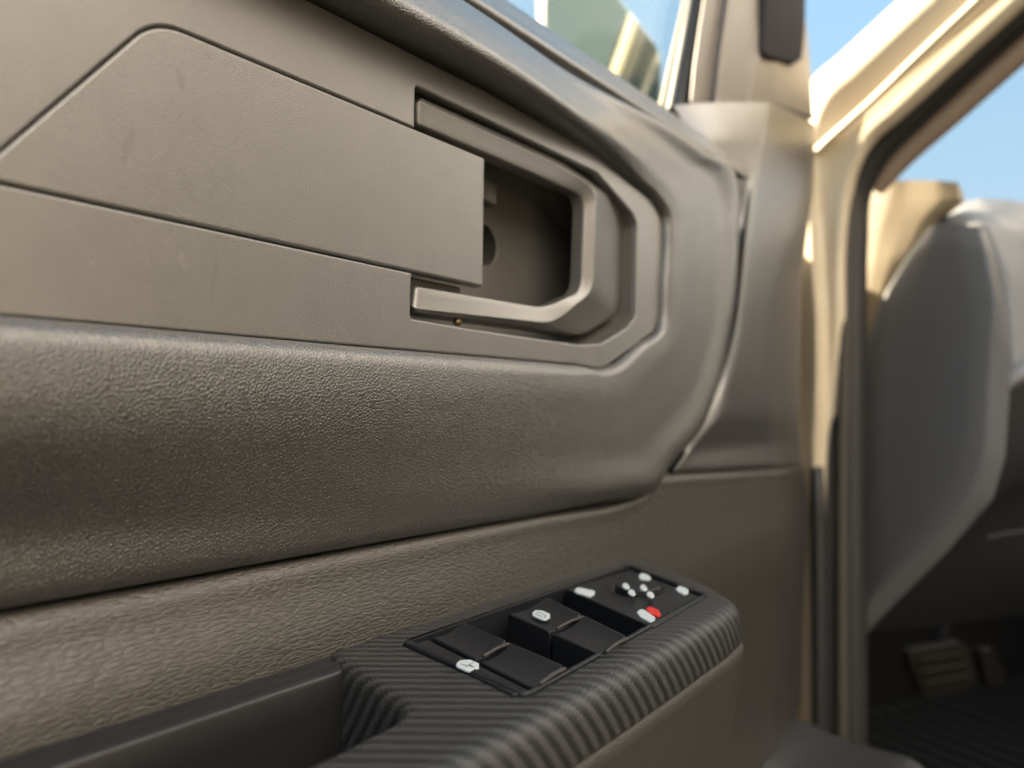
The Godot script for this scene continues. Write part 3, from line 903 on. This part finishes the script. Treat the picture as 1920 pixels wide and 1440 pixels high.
func rocker(xf: Transform3D, a: Vector2, b: Vector2, c: Vector2, d: Vector2) -> ArrayMesh:      # a finger switch: dished top that rises to a ribbed far edge
	var ss := [0.0, 0.0, 0.03, 0.08]
	for k in 10: ss.append(0.15 + 0.08 * k)
	ss.append_array([0.95, 0.985, 1.0, 1.0])
	var tt := [0.0, 0.0, 0.03]
	for k in 23: tt.append(0.06 + 0.04 * k)
	tt.append_array([0.97, 1.0, 1.0])
	var inward := (a - d).normalized()
	var g := []
	for i in ss.size():
		var row := []
		for j in tt.size():
			var s: float = ss[i]
			var t: float = tt[j]
			var p := a.lerp(b, t).lerp(d.lerp(c, t), s)
			if s > 0.9 and j % 2: p += inward * 0.00045
			var h := 0.0004 + 0.0019 * s * s - 0.0009 * sin(PI * s)
			if s < 0.02 or s > 0.99 or t < 0.02 or t > 0.98: h -= 0.0006
			if i == 0 or j == 0 or i == ss.size() - 1 or j == tt.size() - 1: h = -0.019
			row.append(xf * Vector3(p.x, p.y, h))
		g.append(row)
	return grid_mesh(g, Vector3.UP)

func build_switches(door: Node3D, level: Transform3D) -> void:
	var to_plan := func(p: Array, r: float) -> Array:
		var o := []
		for q in round_poly(p, r, 5): o.append(Vector2(q.x, -q.y) * 0.001)
		return o
	var lip: Array = to_plan.call(bezel_outline(0.0), 4.0)
	var inner: Array = to_plan.call(bezel_outline(-3.4), 2.6)
	var panel := in_door("switch_panel", slab(level, lip, -0.022, 0.0013, 0.0009, [inner], 4, false), M.switch_black)
	part(panel, "well_floor", slab(Transform3D(level.basis, Vector3(0, -0.097, 0)), inner, -0.003, 0.0, 0.0003), M.well)
	var on := Transform3D(level.basis, Vector3(0, -0.0765, 0))
	var px_poly := func(list: Array, y: float) -> Array:
		var o := []
		for e in list: o.append(plan(e[0], e[1], y))
		return o
	# window lock plate
	part(panel, "window_lock_switch", slab(on, round_poly(px_poly.call([[802, 1199], [992, 1294], [962, 1302], [776, 1209]], -76.2), 0.0010, 4), -0.02, 0.0003, 0.0005), M.switch_black)
	# rear and front window switches; each pair split down the middle, with a ribbed far edge
	for e in [[[809, 1193], [1003, 1291], [1060, 1259], [866, 1173], 0.0], [[953, 1149], [1129, 1229], [1176, 1202], [1024, 1126], 0.0]]:
		var a := plan(e[0][0], e[0][1], -76)
		var b := plan(e[1][0], e[1][1], -76)
		var c := plan(e[2][0], e[2][1], -76)
		var d := plan(e[3][0], e[3][1], -76)
		for half in 2:
			var t0 := 0.006 if half == 0 else 0.515
			var t1 := 0.485 if half == 0 else 0.99
			part(panel, "window_switch", rocker(on, a.lerp(b, t0), a.lerp(b, t1), d.lerp(c, t1), d.lerp(c, t0)), M.switch_black)
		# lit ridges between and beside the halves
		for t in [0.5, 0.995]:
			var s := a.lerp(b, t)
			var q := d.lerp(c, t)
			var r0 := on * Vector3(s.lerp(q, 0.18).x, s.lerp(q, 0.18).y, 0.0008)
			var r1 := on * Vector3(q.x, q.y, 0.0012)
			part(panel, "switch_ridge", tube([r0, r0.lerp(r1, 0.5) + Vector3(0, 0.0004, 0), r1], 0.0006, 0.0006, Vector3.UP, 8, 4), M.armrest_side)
	# mirror control block with its knob
	part(panel, "mirror_control", slab(on, round_poly(px_poly.call([[1060, 1104], [1224, 1176], [1318, 1121], [1182, 1069]], -76.2), 0.0015, 4), -0.02, 0.0004, 0.0006), M.switch_black)
	var kc := plan(1197, 1107, -76)
	var ring := []
	var disc := []
	for k in 36:
		ring.append(kc + Vector2(cos(TAU * k / 36), sin(TAU * k / 36)) * 0.0128)
		disc.append(kc + Vector2(cos(TAU * k / 36), sin(TAU * k / 36)) * 0.0098)
	part(panel, "knob_well", slab(on, ring, -0.004, 0.0007, 0.0003), M.well)
	part(panel, "mirror_knob", slab(on, disc, 0.0, 0.0030, 0.0009, [], 6), M.switch_black)
	# specks of dust lying on the panel and the armrest
	var rng := RandomNumberGenerator.new()
	rng.seed = 77
	var sp := SurfaceTool.new()
	sp.begin(Mesh.PRIMITIVE_TRIANGLES)
	var bit := BoxMesh.new()
	for k in 70:
		var q := Vector2(rng.randf_range(150, 320), rng.randf_range(14, 80))
		var r := rng.randf_range(0.00010, 0.00024)
		if q.x < 168 - 0.1 * q.y + 10 or q.x > 345 - 0.55 * q.y: continue
		if q.x > 178 and q.y < 76 and q.y > 12: continue
		bit.size = Vector3(r * rng.randf_range(1.0, 2.6), r * 0.6, r)
		var inside: bool = q.x > 186 and q.y > 16 and q.y < 66
		sp.append_from(bit, 0, Transform3D(Basis(Vector3.UP, rng.randf() * TAU), mm(q.x, -76.95 if not inside else -76.15, q.y)))
	sp.generate_normals()
	var dust := part(panel, "dust", sp.commit(), M.dust)
	dust.set_meta("kind", "stuff")
	# printed symbols
	var top := -75.9
	var icon := func(list: Array, mat: Material, y: float, r := 0.0008) -> void:
		part(panel, "icon", slab(Transform3D(level.basis, Vector3(0, y * 0.001, 0)), round_poly(px_poly.call(list, y), r, 4), -0.0003, 0.00025, 0.0002, [], 2), mat)
	icon.call([[855, 1246], [862, 1239], [882, 1238], [898, 1245], [898, 1252], [884, 1259], [874, 1258], [856, 1250]], M.white_print, -75.9)
	icon.call([[998, 1150], [1003, 1145], [1018, 1146], [1031, 1152], [1031, 1158], [1022, 1163], [1013, 1161], [999, 1155]], M.white_print, -75.3)
	icon.call([[1077, 1108], [1082, 1102], [1096, 1104], [1108, 1107], [1115, 1108], [1115, 1114], [1106, 1119], [1094, 1116], [1080, 1112]], M.white_print, -75.8, 0.0012)
	icon.call([[1197, 1081], [1203, 1075], [1214, 1078], [1220, 1083], [1218, 1088], [1211, 1090], [1201, 1087]], M.white_print, -75.8, 0.0012)
	icon.call([[1267, 1105], [1273, 1099], [1284, 1102], [1291, 1106], [1290, 1112], [1283, 1115], [1271, 1110]], M.white_print, -75.8, 0.0012)
	icon.call([[1194, 1149], [1200, 1143], [1208, 1144], [1228, 1158], [1228, 1164], [1220, 1168], [1200, 1157]], M.white_print, -75.8, 0.0008)
	icon.call([[1212, 1140], [1219, 1138], [1234, 1144], [1239, 1152], [1236, 1157], [1218, 1151], [1213, 1146]], M.red_print, -75.75, 0.0012)
	for e in [[1173, 1099], [1206, 1102], [1184, 1111], [1219, 1115]]:
		icon.call([[e[0] - 7, e[1] - 1], [e[0] - 2, e[1] - 6], [e[0] + 5, e[1] - 3], [e[0] + 8, e[1] + 3], [e[0] + 3, e[1] + 6], [e[0] - 4, e[1] + 4]], M.white_print, -73.4, 0.0010)
	# line drawings on the two window symbols
	var stroke := func(pts: Array, y: float, w: float) -> void:
		var q := []
		for e in pts: q.append(on_level(e[0], e[1], y))
		part(panel, "icon_line", tube(q, w, 0.00012, Vector3.UP, 6, 1), M.dark_print)
	stroke.call([[864, 1245], [876, 1248], [886, 1250]], -75.6, 0.00022)
	stroke.call([[873, 1251], [880, 1246], [888, 1242]], -75.58, 0.00022)
	stroke.call([[880, 1246], [889, 1251]], -75.56, 0.0002)
	stroke.call([[1003, 1151], [1010, 1148], [1023, 1154], [1021, 1158]], -75.0, 0.00022)
	stroke.call([[1005, 1152], [1017, 1156]], -74.98, 0.0002)

func build_truck() -> void:
	var cab := thing("pickup_truck", "cream pickup truck with its charcoal-trimmed front door swung open", "truck", truck_xf)
	truck = cab
	var OUT := Vector3(-1, 0, 0.6)
	# --- front pillar and hinge jamb, one painted pressing
	var pl := rows_of([
		[[1504, 1480, 42], [1506, 1480, 8], [1526, 1480, 0], [1534, 1480, 10], [1543, 1480, 16], [1552, 1480, 26], [1553, 1480, 88]],
		[[1504, 1200, 42], [1506, 1200, 8], [1526, 1200, 0], [1534, 1200, 10], [1543, 1200, 16], [1552, 1200, 26], [1553, 1200, 88]],
		[[1504, 900, 42], [1506, 900, 8], [1528, 900, 0], [1536, 900, 10], [1546, 900, 16], [1558, 900, 26], [1559, 900, 88]],
		[[1506, 600, 42], [1508, 600, 8], [1534, 600, 0], [1540, 600, 8], [1550, 600, 13], [1568, 600, 14], [1569, 600, 88]],
		[[1505, 460, 42], [1508, 460, 8], [1524, 462, 0], [1534, 464, 8], [1545, 466, 13], [1570, 470, 14], [1571, 470, 88]],
		[[1503, 330, 42], [1508, 330, 10], [1520, 338, 0], [1534, 345, 8], [1552, 354, 13], [1583, 364, 14], [1584, 364, 88]],
		[[1506, 238, 42], [1512, 240, 12], [1526, 258, 0], [1546, 276, 8], [1570, 292, 13], [1597, 312, 14], [1598, 313, 88]],
		[[1522, 150, 42], [1530, 155, 14], [1553, 180, 0], [1581, 210, 8], [1609, 240, 13], [1625, 257, 14], [1626, 258, 88]],
		[[1575, 101, 42], [1583, 106, 14], [1606, 131, 0], [1634, 161, 8], [1662, 191, 13], [1678, 208, 14], [1679, 209, 88]],
		[[1689, -5, 42], [1697, 0, 14], [1720, 25, 0], [1748, 55, 8], [1776, 85, 13], [1792, 102, 14], [1793, 103, 88]],
		[[1792, -100, 42], [1800, -95, 14], [1823, -70, 0], [1851, -40, 8], [1879, -10, 13], [1895, 7, 14], [1896, 8, 88]],
		[[1942, -238, 42], [1950, -233, 14], [1973, -208, 0], [2001, -178, 8], [2029, -148, 13], [2045, -131, 14], [2046, -130, 88]]], on_side)
	var pillar := part(cab, "front_pillar", grid_mesh(smooth_grid(pl, 6, 6), OUT), M.paint)
	# raised flange lines pressed into the pillar
	part(pillar, "pillar_bead", tube([on_side(1532, 283, 2), on_side(1560, 257, 2), on_side(1629, 196, 3), on_side(1720, 108, 3), on_side(1806, 27, 3), on_side(1920, -80, 3)], 0.005, 0.003, Vector3(1, 0, 0), 10, 5), M.paint)
	# weatherstrips
	part(pillar, "weatherstrip", tube([on_side(1596, 1480, 40), on_side(1596, 1200, 40), on_side(1594, 900, 40), on_side(1596, 600, 40), on_side(1598, 460, 40), on_side(1607, 356, 40), on_side(1640, 288, 40), on_side(1705, 214, 40), on_side(1806, 118, 40), on_side(1913, 21, 40), on_side(2060, -112, 40)], 0.016, 0.013, Vector3(1, 0, 0), 16, 8), M.rubber)
	part(pillar, "weatherstrip", tube([on_side(1557, 1480, 24), on_side(1556, 1200, 24), on_side(1557, 900, 24), on_side(1562, 600, 26), on_side(1574, 480, 30)], 0.006, 0.006, Vector3(1, 0, 0), 14, 8), M.rubber)
	part(pillar, "weatherstrip_lip", tube([on_side(1580, 1480, 24), on_side(1580, 1200, 24), on_side(1580, 900, 24), on_side(1586, 600, 24), on_side(1590, 460, 26), on_side(1598, 366, 26)], 0.0045, 0.006, Vector3(1, 0, 0), 14, 8), M.seal_lip)
	part(pillar, "sill_seal", tube([on_side(1536, 1480, -3), on_side(1536, 1200, -3), on_side(1534, 1000, -3), on_side(1532, 905, -1), on_side(1531, 880, 4)], 0.0075, 0.006, Vector3(1, 0, 0), 14, 8), M.rubber)
	part(pillar, "pillar_trim", tube([on_side(1640, 348, 62), on_side(1690, 294, 62), on_side(1770, 222, 62), on_side(1900, 104, 62), on_side(2060, -42, 62)], 0.013, 0.010, Vector3(1, 0, 0), 12, 6), M.pillar_trim)
	# flat top of the dash under the windscreen
	var dt := []
	for b in [20.0, -60.0, -200.0, -420.0]:
		var row := []
		for r in [150.0, 240.0, 400.0, 900.0, 1500.0]: row.append(mm(r, 232.0 - 0.02 * r + (60.0 - b) * 0.03, b))
		dt.append(row)
	var dash := part(cab, "dashboard", grid_mesh(smooth_grid(dt, 2, 2), Vector3.UP), M.dash_dark)
	# --- dash: its end cap, the facet round it, the body behind
	var cap := rows_of([
		[[1738, 432, 124], [1742, 428, 112], [1752, 420, 106], [1790, 418, 106], [1838, 426, 110], [1850, 436, 125]],
		[[1704, 474, 118], [1710, 472, 106], [1742, 462, 100], [1800, 458, 100], [1852, 466, 104], [1866, 474, 125]],
		[[1642, 572, 114], [1652, 568, 103], [1742, 560, 98], [1820, 560, 98], [1872, 562, 102], [1884, 564, 125]],
		[[1606, 690, 112], [1640, 690, 102], [1742, 690, 98], [1820, 690, 98], [1858, 690, 101], [1896, 694, 118]],
		[[1600, 820, 112], [1640, 820, 102], [1742, 820, 98], [1810, 830, 98], [1850, 840, 102], [1884, 858, 116]],
		[[1600, 960, 112], [1640, 960, 104], [1720, 955, 100], [1770, 945, 100], [1816, 935, 103], [1862, 935, 116]],
		[[1600, 1090, 114], [1625, 1088, 108], [1660, 1078, 104], [1690, 1062, 104], [1730, 1040, 106], [1770, 1040, 118]],
		[[1590, 1160, 118], [1600, 1158, 114], [1612, 1150, 112], [1624, 1142, 112], [1640, 1130, 113], [1680, 1128, 122]],
		[[1585, 1215, 124], [1590, 1213, 122], [1594, 1210, 120], [1600, 1207, 120], [1606, 1202, 121], [1620, 1192, 128]]], on_side)
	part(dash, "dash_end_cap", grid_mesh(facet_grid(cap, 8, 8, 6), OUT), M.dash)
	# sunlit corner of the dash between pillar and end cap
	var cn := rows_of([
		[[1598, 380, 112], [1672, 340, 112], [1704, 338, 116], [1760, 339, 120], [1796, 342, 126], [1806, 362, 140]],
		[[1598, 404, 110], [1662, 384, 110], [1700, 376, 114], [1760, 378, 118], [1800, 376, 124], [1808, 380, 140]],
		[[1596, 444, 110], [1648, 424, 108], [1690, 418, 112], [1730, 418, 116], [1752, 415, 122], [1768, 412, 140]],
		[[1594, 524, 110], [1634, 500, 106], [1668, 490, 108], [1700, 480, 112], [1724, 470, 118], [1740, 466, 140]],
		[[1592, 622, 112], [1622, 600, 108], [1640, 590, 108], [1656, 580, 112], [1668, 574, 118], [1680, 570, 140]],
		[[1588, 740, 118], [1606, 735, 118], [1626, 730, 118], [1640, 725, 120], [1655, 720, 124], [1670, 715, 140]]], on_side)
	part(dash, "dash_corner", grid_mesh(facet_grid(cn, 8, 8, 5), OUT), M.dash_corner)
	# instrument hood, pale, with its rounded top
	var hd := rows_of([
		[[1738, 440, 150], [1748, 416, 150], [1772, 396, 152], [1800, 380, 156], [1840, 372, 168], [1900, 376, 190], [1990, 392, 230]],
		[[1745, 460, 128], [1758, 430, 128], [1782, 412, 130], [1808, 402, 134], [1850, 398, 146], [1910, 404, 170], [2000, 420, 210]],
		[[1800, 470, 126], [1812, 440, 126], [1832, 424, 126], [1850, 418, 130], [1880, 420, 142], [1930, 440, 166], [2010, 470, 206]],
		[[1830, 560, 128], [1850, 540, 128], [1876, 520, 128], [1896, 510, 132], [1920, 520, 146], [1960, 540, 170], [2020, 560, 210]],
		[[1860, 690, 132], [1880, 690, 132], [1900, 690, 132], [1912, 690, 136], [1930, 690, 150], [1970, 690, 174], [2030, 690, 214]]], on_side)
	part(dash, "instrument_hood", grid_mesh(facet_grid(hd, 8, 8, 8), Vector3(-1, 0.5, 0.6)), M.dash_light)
	# dash face and knee panel behind the cap, lower steering shroud
	var kp := rows_of([
		[[1850, 440, 150], [1920, 460, 200], [2050, 470, 300], [2300, 480, 500]],
		[[1870, 690, 140], [1930, 690, 190], [2050, 690, 290], [2300, 690, 490]],
		[[1840, 900, 150], [1920, 880, 200], [2050, 880, 300], [2300, 880, 500]],
		[[1740, 1040, 170], [1860, 960, 220], [2020, 960, 320], [2300, 960, 520]],
		[[1640, 1130, 200], [1800, 1080, 260], [1990, 1070, 360], [2300, 1060, 560]],
		[[1600, 1190, 240], [1760, 1170, 330], [1960, 1150, 450], [2300, 1140, 640]]], on_side)
	part(dash, "knee_panel", grid_mesh(smooth_grid(kp, 4, 4), OUT), M.dash_dark)
	part(dash, "knee_trim_strip", tube([on_side(1850, 1008, 168), on_side(1890, 1000, 186), on_side(1930, 996, 204), on_side(1990, 990, 236)], 0.003, 0.002, Vector3.UP, 8, 4), M.dash_dark)
	part(dash, "column_stalk", tube([on_side(1886, 716, 126), on_side(1905, 704, 130), on_side(1930, 690, 138), on_side(1970, 670, 150)], 0.007, 0.008, Vector3.UP, 12, 5), M.dash_light)
	# --- shell of the cab: floor, firewall, roof, far side, rear wall, fender and cowl
	var box_part := func(called: String, a: Vector3, b: Vector3, mat: Material) -> void:
		var o := scaled(round_poly([Vector2(a.x, a.y), Vector2(b.x, a.y), Vector2(b.x, b.y), Vector2(a.x, b.y)], 6.0, 3))
		part(cab, called, slab(Transform3D(), o, a.z * 0.001, b.z * 0.001, 0.005), mat)
	box_part.call("cab_floor", Vector3(60, -720, -600), Vector3(1650, -640, 1900), M.carpet)
	box_part.call("firewall", Vector3(40, -700, -640), Vector3(1650, 180, -560), M.carpet)
	box_part.call("far_side", Vector3(1600, -700, -560), Vector3(1660, 200, 1900), M.carpet)
	box_part.call("rear_wall", Vector3(60, -700, 1900), Vector3(1650, 560, 1950), M.carpet)
	box_part.call("roof", Vector3(60, 640, 620), Vector3(1600, 690, 1950), M.paint)
	box_part.call("rear_side", Vector3(0, -700, 1120), Vector3(60, 190, 3300), M.paint)
	box_part.call("centre_post", Vector3(0, 190, 1120), Vector3(60, 640, 1230), M.paint)
	box_part.call("door_sill", Vector3(0, -760, 40), Vector3(90, -620, 1120), M.paint)
	box_part.call("seat_cushion", Vector3(220, -420, 380), Vector3(760, -190, 960), M.carpet)
	box_part.call("seat_back", Vector3(230, -260, 900), Vector3(750, 420, 1060), M.carpet)
	box_part.call("front_fender", Vector3(-30, -700, -1500), Vector3(60, 185, -20), M.paint)
	box_part.call("kick_panel", Vector3(70, -660, -560), Vector3(100, 150, -10), M.dash_dark)
	box_part.call("hood", Vector3(60, 120, -1600), Vector3(1640, 175, -640), M.paint)
	# windscreen
	var wq := []
	var A0 := mm(120, 238, -40)
	var A1 := mm(330, 640, 620)
	var B0 := mm(1560, 238, -40)
	for a in [[A0, B0], [A1, mm(1380, 640, 620)]]: wq.append([a[0], a[0].lerp(a[1], 0.5), a[1]])
	part(cab, "windscreen", grid_mesh(wq, Vector3(0, 0.4, 1)), M.glass)
	# --- pedals
	var pd := []
	for e in [[1697, 1218], [1800, 1203], [1818, 1216], [1832, 1278], [1822, 1292], [1745, 1311], [1730, 1304]]:
		var q := on_cross(e[0], e[1], -160); pd.append(Vector2(q.x, q.y))
	var bp := part(cab, "brake_pedal", slab(Transform3D(), round_poly(pd, 0.01), -0.172, -0.158, 0.004), M.pedal)
	for k in 3:
		var l := on_cross(1722 + k * 8, 1238 + k * 22, -156)
		var r := on_cross(1806 + k * 6, 1226 + k * 20, -156)
		part(bp, "grip_rib", tube([l, r], 0.003, 0.003, Vector3.UP, 8, 1), M.pedal)
	part(bp, "pedal_arm", tube([on_cross(1762, 1240, -178), on_cross(1772, 1120, -230), on_cross(1780, 1000, -300)], 0.008, 0.012, Vector3(1, 0, 0), 10, 4), M.carpet)
	pd = []
	for e in [[1838, 1220], [1862, 1214], [1888, 1270], [1884, 1288], [1852, 1292]]:
		var q := on_cross(e[0], e[1], -190); pd.append(Vector2(q.x, q.y))
	part(cab, "accelerator_pedal", slab(Transform3D(), round_poly(pd, 0.008), -0.203, -0.190, 0.004), M.pedal)

func build_mat() -> void:
	var mat := thing("floor_mat", "black ribbed rubber mat on the dark footwell floor below the pedals", "floor mat", Transform3D(truck_xf.basis, truck_xf.origin + Vector3(0, -0.64, 0)))
	part(mat, "mat_sheet", slab(Transform3D(Basis(Vector3(1, 0, 0), Vector3(0, 0, -1), Vector3(0, 1, 0)), Vector3.ZERO), round_poly([Vector2(0.14, -0.40), Vector2(0.98, -0.40), Vector2(0.98, 0.55), Vector2(0.14, 0.55)], 0.05), 0.0002, 0.008, 0.003), M.mat_rubber)
	for k in 18:
		var x := 0.18 + k * 0.045
		part(mat, "rib", tube([Vector3(x, 0.009, 0.36), Vector3(x + 0.01, 0.009, -0.52)], 0.010, 0.006, Vector3.UP, 8, 1), M.mat_rubber)
